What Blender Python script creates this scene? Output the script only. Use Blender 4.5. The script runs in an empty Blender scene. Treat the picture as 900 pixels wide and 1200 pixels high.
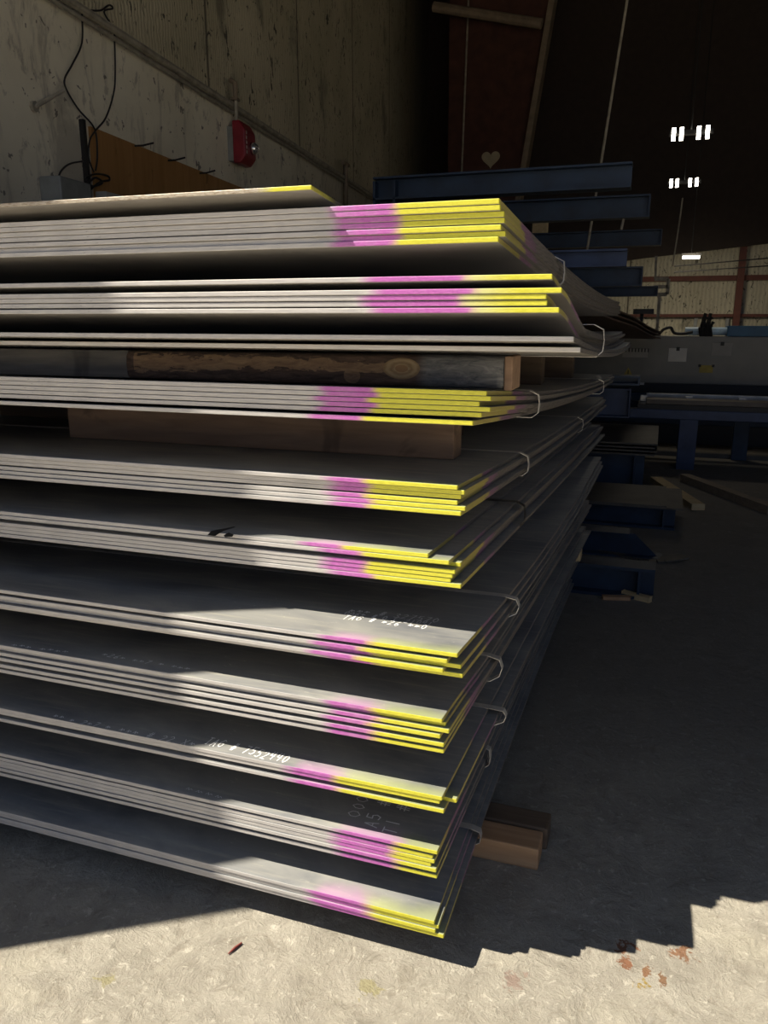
import bpy, bmesh, math, random
from mathutils import Vector, Matrix, noise as mnoise
random.seed(7)
C = bpy.context.scene
COL = C.collection

# ------------------------------------------------------------------ camera
FPX, CX, CY, H = 920.0, 450.0, 600.0, 1.55
PITCH = math.atan(227 / FPX)
YAW = math.radians(19.2007)
cam_d = bpy.data.cameras.new('camera')
cam = bpy.data.objects.new('camera', cam_d)
COL.objects.link(cam)
cam.location = (0, 0, H)
cam.rotation_euler = (math.pi / 2 - PITCH, 0, YAW)
cam_d.sensor_fit = 'VERTICAL'
cam_d.sensor_height = 36
cam_d.sensor_width = 27
cam_d.lens = FPX / 1200 * 36
cam_d.clip_start = 0.05
cam_d.clip_end = 200
C.camera = cam

# measured sight lines: turn a point of the photograph into a place in the hall
def ray(px, py):
    r = px - CX; y = CY - py
    up = y * math.cos(PITCH) - FPX * math.sin(PITCH)
    fw = FPX * math.cos(PITCH) + y * math.sin(PITCH)
    return Vector((-math.sin(YAW) * fw + math.cos(YAW) * r, math.cos(YAW) * fw + math.sin(YAW) * r, up))
O = Vector((0, 0, H))
def onz(x, y, z): v = ray(x, y); return O + v * ((z - H) / v.z)
def at(x, y, Y): v = ray(x, y); return O + v * (Y / v.y)
def onS(x, y, Xc, Y0, k):
    v = ray(x, y); return O + v * ((Xc - k * Y0) / (v.x - k * v.y))
WA = math.radians(6.7)
WU = Vector((-math.sin(WA), math.cos(WA), 0)); WN = Vector((math.cos(WA), math.sin(WA), 0))
WP = Vector((-3.0, 0, 0))
def onW(x, y, off=0.0):
    v = ray(x, y); t = ((WP - O).dot(WN) + off) / v.dot(WN); return O + v * t
def W(s, z, off=0.0): return WP + WU * s + WN * off + Vector((0, 0, z))

# ------------------------------------------------------------------ materials
def newmat(name):
    m = bpy.data.materials.new(name); m.use_nodes = True
    nt = m.node_tree; b = nt.nodes['Principled BSDF']
    return m, nt, b
class G:
    def __init__(s, nt): s.nt = nt
    def n(s, t, **k):
        o = s.nt.nodes.new(t)
        for a, v in k.items(): setattr(o, a, v)
        return o
    def l(s, a, b): s.nt.links.new(a, b)
    def val(s, sock, v):
        if hasattr(v, 'links') or hasattr(v, 'is_linked'): s.l(v, sock)
        else: sock.default_value = v
    def math(s, op, a, b=0.0, c=0.0, clamp=False):
        o = s.n('ShaderNodeMath', operation=op, use_clamp=clamp)
        s.val(o.inputs[0], a); s.val(o.inputs[1], b); s.val(o.inputs[2], c); return o.outputs[0]
    def obj(s): return s.n('ShaderNodeTexCoord').outputs['Object']
    def sep(s, v):
        o = s.n('ShaderNodeSeparateXYZ'); s.l(v, o.inputs[0]); return o.outputs
    def mapp(s, v, sc=(1, 1, 1), loc=(0, 0, 0)):
        o = s.n('ShaderNodeMapping'); s.l(v, o.inputs[0]); o.inputs['Scale'].default_value = sc
        o.inputs['Location'].default_value = loc; return o.outputs[0]
    def noise(s, v, scale, detail=4, rough=.55, dist=0.0):
        o = s.n('ShaderNodeTexNoise'); s.l(v, o.inputs['Vector']); o.inputs['Scale'].default_value = scale
        o.inputs['Detail'].default_value = detail; o.inputs['Roughness'].default_value = rough
        o.inputs['Distortion'].default_value = dist; return o.outputs['Fac']
    def step(s, v, lo, hi):
        o = s.n('ShaderNodeMapRange'); o.interpolation_type = 'SMOOTHSTEP'
        s.val(o.inputs[0], v); o.inputs[1].default_value = lo; o.inputs[2].default_value = hi
        return o.outputs[0]
    def rng(s, v, a, b, c, d):
        o = s.n('ShaderNodeMapRange'); s.val(o.inputs[0], v)
        for i, q in enumerate((a, b, c, d)): o.inputs[1 + i].default_value = q
        return o.outputs[0]
    def mix(s, f, a, b):
        o = s.n('ShaderNodeMix', data_type='RGBA'); s.val(o.inputs[0], f)
        for i, q in ((6, a), (7, b)):
            if isinstance(q, tuple): o.inputs[i].default_value = (*q, 1)
            else: s.l(q, o.inputs[i])
        return o.outputs[2]
    def bump(s, h, strength, dist, b):
        o = s.n('ShaderNodeBump'); s.l(h, o.inputs['Height']); o.inputs['Strength'].default_value = strength
        o.inputs['Distance'].default_value = dist; s.l(o.outputs[0], b.inputs['Normal'])

def simple(name, col, rough=.6, metal=0.0, var=.25, scale=8, emit=None, est=0, bump=0):
    m, nt, b = newmat(name); g = G(nt)
    n = g.noise(g.obj(), scale, 5)
    f = g.rng(n, .3, .7, 0, 1)
    c2 = tuple(c * (1 - var) for c in col)
    g.l(g.mix(f, c2, tuple(min(1, c * (1 + var * .6)) for c in col)), b.inputs['Base Color'])
    b.inputs['Roughness'].default_value = rough; b.inputs['Metallic'].default_value = metal
    if emit:
        b.inputs['Emission Color'].default_value = (*emit, 1); b.inputs['Emission Strength'].default_value = est
    if bump: g.bump(n, bump, .01, b)
    return m

# hot rolled mill scale: blue black skin with faint streaks, scuffs and dust
def mat_scale(name, warm=0.0, alb=1.0):
    m, nt, b = newmat(name); g = G(nt)
    co = g.obj()
    big = g.noise(g.mapp(co, (1.3, 2.2, 1)), 2.3, 5, .6, .6)
    streak = g.noise(g.mapp(co, (1.2, 14, 1)), 3.0, 5, .6)
    fine = g.noise(g.mapp(co, (3, 40, 1)), 9.0, 3, .6)
    c = g.mix(g.rng(big, .3, .7, 0, 1), tuple(alb * q for q in (.115 + .05 * warm, .125, .145 - .05 * warm)), tuple(alb * q for q in (.29 + .04 * warm, .29, .27 - .06 * warm)))
    c = g.mix(g.math('MULTIPLY', g.step(streak, .50, .72), .35), c, (.46 * alb, .44 * alb, .35 * alb))
    scuff = g.noise(g.mapp(co, (4, 7, 1)), 6.5, 6, .7, 1.5)
    c = g.mix(g.math('MULTIPLY', g.step(scuff, .62, .72), .5), c, (.50 * alb, .49 * alb, .43 * alb))
    c = g.mix(g.math('MULTIPLY', g.step(fine, .60, .8), .12), c, (.06, .065, .07))
    g.l(c, b.inputs['Base Color'])
    g.l(g.rng(big, .3, .7, .40, .56), b.inputs['Roughness'])
    b.inputs['Specular IOR Level'].default_value = .5
    b.inputs['Metallic'].default_value = 0.0
    g.bump(streak, .06, .01, b)
    return m

# sheared edge: bright steel with spray paint bands that run in from the corner
def mat_edge(name, y_end, m_end, seed, mixed=0.0, dull=0.0, rusty=False):
    m, nt, b = newmat(name); g = G(nt)
    co = g.obj(); x, y, z = g.sep(co)
    d = g.math('SUBTRACT', y, x)
    wob = g.noise(g.mapp(co, (1, 1, 1), (seed, 0, seed * .3)), 14, 3)
    d = g.math('ADD', d, g.math('MULTIPLY', g.math('SUBTRACT', wob, .5), .05))
    st = g.noise(g.mapp(co, (5, 5, 120), (seed, 0, 0)), 3.0, 5, .65)
    sp = g.noise(g.mapp(co, (30, 30, 160), (seed, 2, 0)), 2.0, 4, .7)
    base = g.mix(g.rng(st, .3, .7, 0, 1), (.36, .35, .35), (.58, .56, .54))
    base = g.mix(g.math('MULTIPLY', g.step(sp, .62, .7), .7), base, (.10, .09, .085))
    if rusty: base = g.mix(g.rng(sp, .35, .6, 0, 1), (.24, .18, .12), (.50, .45, .37))
    side = g.step(y, .004, .015)                       # long side: unlit, its shade painted in as a darker brown
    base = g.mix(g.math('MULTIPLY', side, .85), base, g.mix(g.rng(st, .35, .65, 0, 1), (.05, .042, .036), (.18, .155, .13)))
    mag = g.math('SUBTRACT', 1.0, g.step(d, m_end - .025, m_end + .025))
    sidef = g.step(y, .004, .012); paintk = g.math('SUBTRACT', 1.0, g.math('MULTIPLY', sidef, g.rng(sp, .35, .6, .45, .9)))  # spray paint muted on the unlit side, shade put into its colour
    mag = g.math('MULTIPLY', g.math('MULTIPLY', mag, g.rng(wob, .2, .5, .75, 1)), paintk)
    mcol = g.mix(g.rng(sp, .3, .7, 0, 1), (.36, .08, .33), (.58, .17, .53))
    c = g.mix(mag, base, mcol)
    yel = g.math('SUBTRACT', 1.0, g.step(d, y_end - .02, y_end + .02))
    ycol = g.mix(g.rng(sp, .3, .7, 0, 1), (.52, .49, .035), (.72, .69, .06))
    if mixed:
        ycol = g.mix(g.math('MULTIPLY', g.step(d, y_end - mixed, y_end), .6), ycol, (.62, .62, .40))
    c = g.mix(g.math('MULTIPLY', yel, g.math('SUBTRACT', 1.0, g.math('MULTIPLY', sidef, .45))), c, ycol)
    if dull: c = g.mix(dull, c, (.25, .25, .27))
    g.l(c, b.inputs['Base Color'])
    b.inputs['Roughness'].default_value = .42
    b.inputs['Metallic'].default_value = .1
    g.bump(sp, .12, .004, b)
    return m

# plate skin with overspray just behind the painted edge
def mat_top(name, y_end, m_end, seed):
    m = mat_scale(name); nt = m.node_tree; g = G(nt); b = nt.nodes['Principled BSDF']
    src = b.inputs['Base Color'].links[0].from_socket
    co = g.obj(); x, y, z = g.sep(co)
    d = g.math('SUBTRACT', 0.0, x)
    n1 = g.noise(g.mapp(co, (1, 1, 1), (seed, seed, 0)), 9, 3)
    dd = g.math('ADD', d, g.math('MULTIPLY', g.math('SUBTRACT', n1, .5), .12))
    near = g.math('SUBTRACT', 1.0, g.step(g.math('ADD', y, g.math('MULTIPLY', n1, .05)), .02, .085))
    yel = g.math('MULTIPLY', near, g.math('SUBTRACT', 1.0, g.step(dd, y_end - .05, y_end + .03)))
    mag = g.math('MULTIPLY', near, g.math('MULTIPLY', g.step(dd, y_end - .04, y_end + .02), g.math('SUBTRACT', 1.0, g.step(dd, m_end - .06, m_end))))
    c = g.mix(g.math('MULTIPLY', yel, .30), src, (.55, .62, .08))
    c = g.mix(g.math('MULTIPLY', mag, .40), c, (.55, .18, .50))
    g.l(c, b.inputs['Base Color'])
    return m

def mat_floor():
    m, nt, b = newmat('worn_concrete'); g = G(nt)
    co = g.obj(); x, y, z = g.sep(co)
    big = g.noise(co, .9, 6, .6, .4); mid = g.noise(co, 7, 8, .65, .8); fin = g.noise(co, 60, 6, .7)
    rock = g.noise(co, 34, 9, .8, .5)
    c = g.mix(g.rng(mid, .35, .65, 0, 1), (.31, .285, .235), (.43, .40, .335))
    c = g.mix(g.math('MULTIPLY', g.step(big, .45, .7), .35), c, (.26, .245, .22))
    c = g.mix(g.math('MULTIPLY', g.step(rock, .54, .64), .65), c, (.66, .62, .53))
    pit = g.noise(co, 11, 9, .75, 1.0)
    c = g.mix(g.math('MULTIPLY', g.math('SUBTRACT', 1.0, g.step(pit, .36, .46)), .45), c, (.20, .175, .135))
    wide = g.noise(co, 3.0, 5, .6, .3)
    c = g.mix(g.math('MULTIPLY', g.step(wide, .50, .66), .4), c, (.50, .465, .37))
    c = g.mix(g.math('MULTIPLY', g.step(rock, .30, .40), -.5), c, (.2, .18, .15))
    c = g.mix(g.math('MULTIPLY', g.step(fin, .60, .72), .25), c, (.22, .20, .17))
    # darker, browner floor tone setting in towards the inside of the hall
    inner_tone = g.math('MULTIPLY', g.step(y, 1.9, 3.6), g.rng(mid, .3, .7, .5, .95))
    c = g.mix(g.math('MULTIPLY', inner_tone, .85), c, (.14, .122, .10))
    # spilt orange and yellow marking paint
    def spot(c, px, py, r, col, th=.0):
        p = onz(px, py, 0)
        dx = g.math('SUBTRACT', x, p.x); dy = g.math('SUBTRACT', y, p.y)
        dist = g.math('SQRT', g.math('ADD', g.math('MULTIPLY', dx, dx), g.math('MULTIPLY', dy, dy)))
        n = g.noise(co, 32, 5, .7, .5)
        v = g.math('ADD', g.math('DIVIDE', dist, r), g.math('MULTIPLY', g.math('SUBTRACT', n, .5), 6.0))
        return g.mix(g.math('SUBTRACT', 1.0, g.step(v, .55 + th, .75 + th)), c, col)
    for px, py, r, col in ((733, 1112, .028, (.24, .115, .065)), (734, 1128, .022, (.24, .115, .065)), (798, 1117, .030, (.24, .13, .075)),
                           (777, 1150, .022, (.24, .14, .08)), (759, 1138, .016, (.24,.13,.07)), (752, 1155, .018, (.32, .23, .06)),
                           (433, 1158, .03, (.33, .30, .18)), (122, 1147, .022, (.33, .30, .18)), (604, 1150, .03, (.30, .23, .19))):
        c = spot(c, px, py, r, col)
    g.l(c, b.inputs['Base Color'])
    b.inputs['Roughness'].default_value = .75
    b.inputs['Specular IOR Level'].default_value = .35
    h = g.math('ADD', g.math('MULTIPLY', rock, 1.0), g.math('MULTIPLY', mid, 1.3))
    g.bump(g.math('ADD', h, g.math('MULTIPLY', pit, 1.2)), .8, .016, b)
    return m

def mat_wall_low():
    m, nt, b = newmat('grimy_painted_block'); g = G(nt)
    co = g.obj(); x, y, z = g.sep(co)
    n = g.noise(co, 1.3, 5, .6); n2 = g.noise(g.mapp(co, (1, 1, .35)), 3.2, 6, .7, .8); n3 = g.noise(co, 11, 3, .6, .3)
    n4 = g.noise(g.mapp(co, (1, 1, .5), (4, 2, 0)), 8, 5, .7, .5)
    c = g.mix(g.rng(n, .3, .7, 0, 1), (.66, .61, .48), (.86, .81, .66))
    c = g.mix(g.math('MULTIPLY', g.step(n2, .52, .64), .55), c, (.30, .27, .22))
    c = g.mix(g.math('MULTIPLY', g.step(n4, .57, .65), .55), c, (.26, .23, .19))
    c = g.mix(g.math('MULTIPLY', g.step(n3, .645, .67), .8), c, (.08, .07, .06))
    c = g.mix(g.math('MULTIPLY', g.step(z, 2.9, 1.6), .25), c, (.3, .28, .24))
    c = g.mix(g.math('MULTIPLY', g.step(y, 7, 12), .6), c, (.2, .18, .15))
    g.l(c, b.inputs['Base Color']); b.inputs['Roughness'].default_value = .6
    g.bump(n2, .15, .02, b)
    return m

def mat_wall_high(name, a, bcol, seam0=6.4, period=2.4, along='y', far_dark=(12, 17)):
    m, nt, b = newmat(name); g = G(nt)
    co = g.obj(); x, y, z = g.sep(co)
    s = y if along == 'y' else x
    n = g.noise(co, 1.1, 5, .6); rip = g.n('ShaderNodeTexWave'); rip.inputs['Scale'].default_value = 7.0 if along == 'y' else 4.0
    rip.bands_direction = 'Y' if along == 'y' else 'X'; rip.inputs['Distortion'].default_value = 5.0; rip.inputs['Detail'].default_value = 4; rip.inputs['Detail Scale'].default_value = 1.5
    g.l(co, rip.inputs['Vector'])
    tear = g.noise(g.mapp(co, (3.2, 3.2, 1.5)), 2.6, 5, .65, 2.6)
    blot = g.noise(g.mapp(co, (1, 1, .6)), 1.7, 4, .6)
    c = g.mix(g.rng(n, .3, .7, 0, 1), a, bcol)
    c = g.mix(g.math('MULTIPLY', rip.outputs['Fac'], .28), c, (.16, .14, .10))
    c = g.mix(g.math('MULTIPLY', g.step(blot, .58, .72), .6), c, (.07, .065, .055))
    c = g.mix(g.math('MULTIPLY', g.step(tear, .60, .62), .9), c, (.02, .018, .014))
    if far_dark: c = g.mix(g.math('MULTIPLY', g.step(y, *far_dark), .9), c, (.03, .028, .022))  # panel colour gets darker towards the far end
    md = g.math('MODULO', g.math('ADD', g.math('SUBTRACT', s, seam0), 48), period)
    seam = g.math('LESS_THAN', md, .035)
    c = g.mix(g.math('MULTIPLY', seam, .8), c, (.05, .04, .03))
    g.l(c, b.inputs['Base Color']); b.inputs['Roughness'].default_value = .7
    g.bump(rip.outputs['Fac'], .25, .012, b)
    return m

def mat_wood(name, c1, c2, axis='x', sc=1.0):
    m, nt, b = newmat(name); g = G(nt)
    co = g.obj()
    s = {'x': (1.2, 14, 14), 'y': (14, 1.2, 14), 'z': (14, 14, 1.2)}[axis]
    n = g.noise(g.mapp(co, s), 2.2 * sc, 5, .6, .8); k = g.noise(co, 5, 3, .5, 1)
    c = g.mix(g.rng(n, .3, .7, 0, 1), c1, c2)
    c = g.mix(g.math('MULTIPLY', g.step(k, .62, .72), .6), c, tuple(q * .45 for q in c1))
    g.l(c, b.inputs['Base Color']); b.inputs['Roughness'].default_value = .8
    g.bump(n, .25, .01, b)
    return m

def mat_log(kx, kz):
    # bark covered timber with peeled pale streaks and one big knot
    m, nt, b = newmat('peeled_bark_timber'); g = G(nt)
    co = g.obj(); x, y, z = g.sep(co)
    n = g.noise(co, 9, 6, .65, .6); nb = g.noise(g.mapp(co, (4, 10, 18)), 4, 6, .7, 1)
    bark = g.mix(g.rng(nb, .3, .7, 0, 1), (.035, .022, .016), (.17, .11, .08))
    grey = g.mix(g.rng(nb, .35, .65, 0, 1), (.10, .11, .12), (.30, .31, .31))
    bark = g.mix(g.math('MULTIPLY', g.step(x, kx + .03, kx + .07), .8), bark, grey)
    wob = g.math('MULTIPLY', g.math('SUBTRACT', n, .5), .05)
    # pale band widening to the left
    dz = g.math('ABSOLUTE', g.math('ADD', g.math('SUBTRACT', z, kz + .006), wob))
    wid = g.math('MULTIPLY', g.rng(x, -1.2, kx - .05, .040, .012), g.rng(nb, .35, .6, .35, 1.2))
    band = g.math('MULTIPLY', g.math('LESS_THAN', dz, wid), g.math('LESS_THAN', x, kx))
    band = g.math('MULTIPLY', band, g.math('GREATER_THAN', x, kx - .78))
    ex = g.math('DIVIDE', g.math('SUBTRACT', x, kx), .048); ez = g.math('DIVIDE', g.math('SUBTRACT', z, kz), .026)
    r = g.math('SQRT', g.math('ADD', g.math('MULTIPLY', ex, ex), g.math('MULTIPLY', ez, ez)))
    r = g.math('ADD', r, g.math('MULTIPLY', wob, 3))
    knot = g.math('LESS_THAN', r, 1.0)
    ex2 = g.math('DIVIDE', g.math('SUBTRACT', x, kx - .13), .022); ez2 = g.math('DIVIDE', g.math('SUBTRACT', z, kz - .02), .02)
    r2 = g.math('ADD', g.math('ADD', g.math('MULTIPLY', ex2, ex2), g.math('MULTIPLY', ez2, ez2)), g.math('MULTIPLY', wob, 8))
    pale = g.mix(g.rng(nb, .3, .7, 0, 1), (.15, .085, .055), (.34, .23, .13))
    c = g.mix(band, bark, pale)
    c = g.mix(g.math('LESS_THAN', r2, 1.0), c, pale)
    rings = g.math('SINE', g.math('MULTIPLY', g.math('ADD', r, g.math('MULTIPLY', nb, .5)), 14))
    kc = g.mix(g.rng(rings, -1, 1, 0, 1), (.28, .19, .10), (.42, .31, .175))
    kc = g.mix(g.math('LESS_THAN', r, .35), kc, (.30, .18, .09))
    c = g.mix(knot, c, kc)
    g.l(c, b.inputs['Base Color']); b.inputs['Roughness'].default_value = .85
    g.bump(nb, .5, .012, b)
    return m

M = {}
M['floor'] = mat_floor()
M['apron'] = simple('bounce_apron', (.50, .46, .38), .9, 0, .15, 1.5)  # unseen ground outside, made pale to bounce light into the hall
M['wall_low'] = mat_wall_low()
M['wall_high'] = mat_wall_high('streaked_liner_panel', (.46, .42, .29), (.66, .60, .44))
M['wall_far'] = mat_wall_high('stained_liner_panel', (.50, .46, .34), (.66, .62, .48), 2.2, 3.0, 'x', None)
M['dark_roof'] = simple('dark_roof_sheet', (.028, .018, .014), .8)
M['dark_wall'] = simple('dark_cladding', (.05, .04, .032), .8)
M['outer'] = simple('pale_cladding', (.40, .38, .34), .7)
M['red_steel'] = simple('red_oxide_steel', (.07, .026, .018), .8, 0, .35, 5)
M['red_flange'] = simple('dusty_red_flange', (.22, .17, .12), .7)
M['red_dark'] = simple('dark_red_girt', (.13, .04, .028), .7)
M['ply'] = mat_wood('orange_plywood', (.30, .15, .045), (.40, .21, .07), 'z', .4)
M['rail'] = simple('painted_rail', (.33, .30, .24), .5, 0, .4, 12)
M['black'] = simple('black_rubber', (.012, .011, .011), .5)
M['gray_box'] = simple('grey_painted_metal', (.25, .26, .25), .5, .2)
M['dirty_white'] = simple('dirty_white_plastic', (.45, .43, .38), .5)
M['alarm_red'] = simple('alarm_red_plastic', (.24, .012, .022), .4)
M['chrome'] = simple('clear_strobe_lens', (.75, .75, .72), .12, .8)
M['blue'] = simple('blue_painted_steel', (.014, .032, .065), .5, .1, .35, 6)
M['blue_hi'] = simple('faded_blue_steel', (.04, .06, .12), .45, .2, .35, 6)
M['mach'] = simple('grey_machine_enamel', (.20, .19, .165), .45, .1, .15, 3)
M['paper'] = simple('white_paper', (.70, .66, .58), .7, 0, .1)
M['paper_dull'] = simple('aged_paper', (.36, .34, .30), .7, 0, .1)
M['yellow_sign'] = simple('yellow_sticker', (.42, .32, .06), .6)
M['ink'] = simple('black_ink', (.02, .02, .02), .6)
M['steel'] = simple('bright_steel', (.45, .44, .42), .3, .7)
M['band'] = simple('steel_strapping', (.62, .60, .56), .35, .4, .2, 20)
M['band_dark'] = simple('blackened_strapping', (.05, .045, .04), .4, .5)
M['lumber'] = mat_wood('sawn_lumber', (.36, .20, .10), (.52, .33, .18))
M['lumber_dark'] = mat_wood('dark_lumber', (.10, .07, .045), (.17, .12, .08))
M['lumber_red'] = mat_wood('reddish_timber', (.20, .125, .08), (.31, .205, .135))
M['lumber_y'] = mat_wood('pale_lumber', (.42, .32, .17), (.58, .46, .27), 'y')
M['chalk'] = simple('white_chalk', (.80, .80, .78), .9, 0, .1)
M['chalk_faint'] = simple('faint_chalk', (.72, .73, .74), .9, 0, .2)
M['smear'] = simple('black_smear', (.018, .018, .02), .5)
M['lamp'] = simple('lamp_lens', (1, .95, .85), .5, 0, 0, 1, (1.0, .93, .78), 14)
M['lamp_dim'] = simple('strip_lamp_lens', (1, .95, .85), .5, 0, 0, 1, (1.0, .92, .78), 5)
M['drust'] = simple('dull_plate_skin', (.10, .09, .075), .6, .2, .3, 5)
M['rust'] = mat_scale('rusty_plate_skin', 1.0, .75)
M['under'] = simple('bounce_tinted_underside', (.36, .335, .31), .38, .35, .18, 3)  # light bounced off the sunny floor is put into this paler colour
M['scale'] = mat_scale('mill_scale')
M['heart'] = simple('cream_heart_paint', (.42, .36, .25), .7, 0, .15)

# ------------------------------------------------------------------ mesh helpers
def bm_box(bm, a, b, bev=0.0):
    a = Vector(a); b = Vector(b)
    r = bmesh.ops.create_cube(bm, size=1.0)
    c = (a + b) / 2; d = b - a
    for v in r['verts']: v.co = Vector((v.co.x * d.x + c.x, v.co.y * d.y + c.y, v.co.z * d.z + c.z))
    if bev:
        es = {e for v in r['verts'] for e in v.link_edges}
        bmesh.ops.bevel(bm, geom=list(es), offset=bev, segments=2, affect='EDGES', profile=.6)
def bm_beam(bm, p, q, w, h, up=Vector((0, 0, 1)), bev=0.0):
    p = Vector(p); q = Vector(q); d = (q - p); L = d.length; d.normalize()
    s = d.cross(up).normalized(); u = s.cross(d)
    r = bmesh.ops.create_cube(bm, size=1.0)
    for v in r['verts']:
        c = v.co.copy(); v.co = (p + q) / 2 + d * (c.x * L) + s * (c.y * w) + u * (c.z * h)
    if bev:
        es = {e for v in r['verts'] for e in v.link_edges}
        bmesh.ops.bevel(bm, geom=list(es), offset=bev, segments=2, affect='EDGES', profile=.6)
def bm_tube(bm, pts, r, n=8, cap=True):
    pts = [Vector(p) for p in pts]; rings = []
    for i, p in enumerate(pts):
        d = (pts[min(i + 1, len(pts) - 1)] - pts[max(i - 1, 0)]).normalized()
        a = Vector((0, 0, 1)) if abs(d.z) < .9 else Vector((1, 0, 0))
        s = d.cross(a).normalized(); u = s.cross(d)
        rr = r[i] if isinstance(r, (list, tuple)) else r
        rings.append([bm.verts.new(p + (s * math.cos(t) + u * math.sin(t)) * rr) for t in [2 * math.pi * j / n for j in range(n)]])
    for A, B in zip(rings, rings[1:]):
        for j in range(n): bm.faces.new((A[j], A[(j + 1) % n], B[(j + 1) % n], B[j]))
    if cap: bm.faces.new(rings[0][::-1]); bm.faces.new(rings[-1])
def smooth_path(pts, k=5):
    pts = [Vector(p) for p in pts]; out = []
    P = [pts[0]] + pts + [pts[-1]]
    for i in range(1, len(P) - 2):
        for j in range(k):
            t = j / k; a, b, c, d = P[i - 1], P[i], P[i + 1], P[i + 2]
            out.append(.5 * ((2 * b) + (c - a) * t + (2 * a - 5 * b + 4 * c - d) * t * t + (-a + 3 * b - 3 * c + d) * t ** 3))
    out.append(pts[-1]); return out
def bm_prism(bm, poly, e):
    # poly: list of 3D points, extruded by vector e
    e = Vector(e)
    a = [bm.verts.new(Vector(p)) for p in poly]; b = [bm.verts.new(Vector(p) + e) for p in poly]
    bm.faces.new(a[::-1]); bm.faces.new(b)
    n = len(a)
    for i in range(n): bm.faces.new((a[i], a[(i + 1) % n], b[(i + 1) % n], b[i]))
def tag(o, label=None, cat=None, group=None, kind=None):
    if label: o['label'] = label
    if cat: o['category'] = cat
    if group: o['group'] = group
    if kind: o['kind'] = kind
    return o
def mk(name, fn, mat, parent=None, loc=None, smooth=False, bevel=0):
    bm = bmesh.new(); fn(bm)
    bmesh.ops.recalc_face_normals(bm, faces=bm.faces[:])
    base = parent_world(parent) if parent else Vector((0, 0, 0))
    if loc is None and not parent:
        if bm.verts:
            xs = [v.co for v in bm.verts]
            loc = Vector(((min(c.x for c in xs) + max(c.x for c in xs)) / 2, (min(c.y for c in xs) + max(c.y for c in xs)) / 2, min(c.z for c in xs)))
        else: loc = Vector((0, 0, 0))
    if parent: loc = Vector((0, 0, 0)); off = base
    else: off = Vector(loc)
    bmesh.ops.translate(bm, verts=bm.verts[:], vec=-off)
    me = bpy.data.meshes.new(name); bm.to_mesh(me); bm.free()
    o = bpy.data.objects.new(name, me); COL.objects.link(o)
    if parent: o.parent = parent
    else: o.location = loc
    me.materials.append(mat)
    if smooth:
        for p in me.polygons: p.use_smooth = True
    if bevel:
        md = o.modifiers.new('bevel', 'BEVEL'); md.width = bevel; md.segments = 2; md.limit_method = 'ANGLE'
    return o
def parent_world(p):
    v = Vector(p.location)
    while p.parent: p = p.parent; v += Vector(p.location)
    return v
def thing(name, loc, label, cat, group=None):
    o = bpy.data.objects.new(name, None); COL.objects.link(o); o.location = loc
    o.empty_display_size = .1
    return tag(o, label, cat, group)
def struct(name, fn, mat, **k):
    return tag(mk(name, fn, mat, loc=Vector((0, 0, 0)), **k), kind='structure')

# ------------------------------------------------------------------ the hall
BACK = 18.0; CEIL = 8.6; RIGHT = 9.0; FRONT = .9; HEAD = 5.2
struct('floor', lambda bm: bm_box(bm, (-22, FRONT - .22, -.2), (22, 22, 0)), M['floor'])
struct('ground', lambda bm: bm_box(bm, (-40, -40, -.2), (40, FRONT - .221, -.002)), M['apron'])
def f(bm):
    a, b = W(.2, 0), W(19, 0)
    poly = [W(.93, 0, 0), W(18.2, 0, 0), W(18.2, 0, -.35), W(.93, 0, -.35)]
    bm_prism(bm, poly, (0, 0, 3.33))
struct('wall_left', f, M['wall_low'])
def f(bm):
    poly = [W(.93, 3.33, -.05), W(18.2, 3.33, -.05), W(18.2, 3.33, -.35), W(.93, 3.33, -.35)]
    bm_prism(bm, poly, (0, 0, CEIL - 3.33))
struct('wall_left_upper', f, M['wall_high'])
struct('wall_back', lambda bm: bm_box(bm, (-6.5, BACK, 0), (RIGHT, BACK + .3, CEIL)), M['wall_far'])
struct('wall_right', lambda bm: bm_box(bm, (RIGHT, FRONT, 0), (RIGHT + .3, BACK + .3, CEIL)), M['dark_wall'])
struct('ceiling', lambda bm: bm_box(bm, (-6.5, FRONT, CEIL), (RIGHT + .3, BACK + .3, CEIL + .3)), M['dark_roof'])
JX = lambda z: (-1.871 + .84 * (FRONT - .22) - .119 * z) / .55     # unseen left jamb of the doorway, lean shaped to cast the sun's edge
def f(bm):
    e = (0, -.22, 0)
    bm_prism(bm, [(-3.4, FRONT, 0), (JX(0), FRONT, 0), (JX(HEAD), FRONT, HEAD), (-3.4, FRONT, HEAD)], e)
    bm_prism(bm, [(-7, FRONT, HEAD), (RIGHT + .3, FRONT, HEAD), (RIGHT + .3, FRONT, CEIL + .3), (-7, FRONT, CEIL + .3)], e)
    bm_prism(bm, [(8.4, FRONT, 0), (RIGHT + .3, FRONT, 0), (RIGHT + .3, FRONT, HEAD), (8.4, FRONT, HEAD)], e)
    bm_prism(bm, [(-7, FRONT, 0), (-3.4, FRONT, 0), (-3.4, FRONT, HEAD), (-7, FRONT, HEAD)], e)
struct('wall_front', f, M['outer'])  # unseen front wall, opening sized for the shadow line and daylight it gives
# roof purlins, faint in the dark
for i, Y in enumerate((6.5, 9.5, 12.5, 15.5)):
    struct('trim_%d' % (i + 1), lambda bm: bm_box(bm, (-6, Y, CEIL - .3), (RIGHT, Y + .12, CEIL)), M['red_dark'])
# sloping rafter web in front of the back wall
def f(bm):
    YB = BACK - .6
    p = [at(690, 312, YB), at(755, 302, YB), at(900, 285, YB)]
    q = p[-1] + (p[-1] - p[-2]) * 2.4
    top = CEIL
    bm_prism(bm, [p[0], p[1], q, (q.x, YB, top), (p[0].x - 5, YB, top), (p[0].x - 5, YB, p[0].z - .2)], (0, .15, 0))
struct('trim_5', f, M['dark_roof'])
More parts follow.
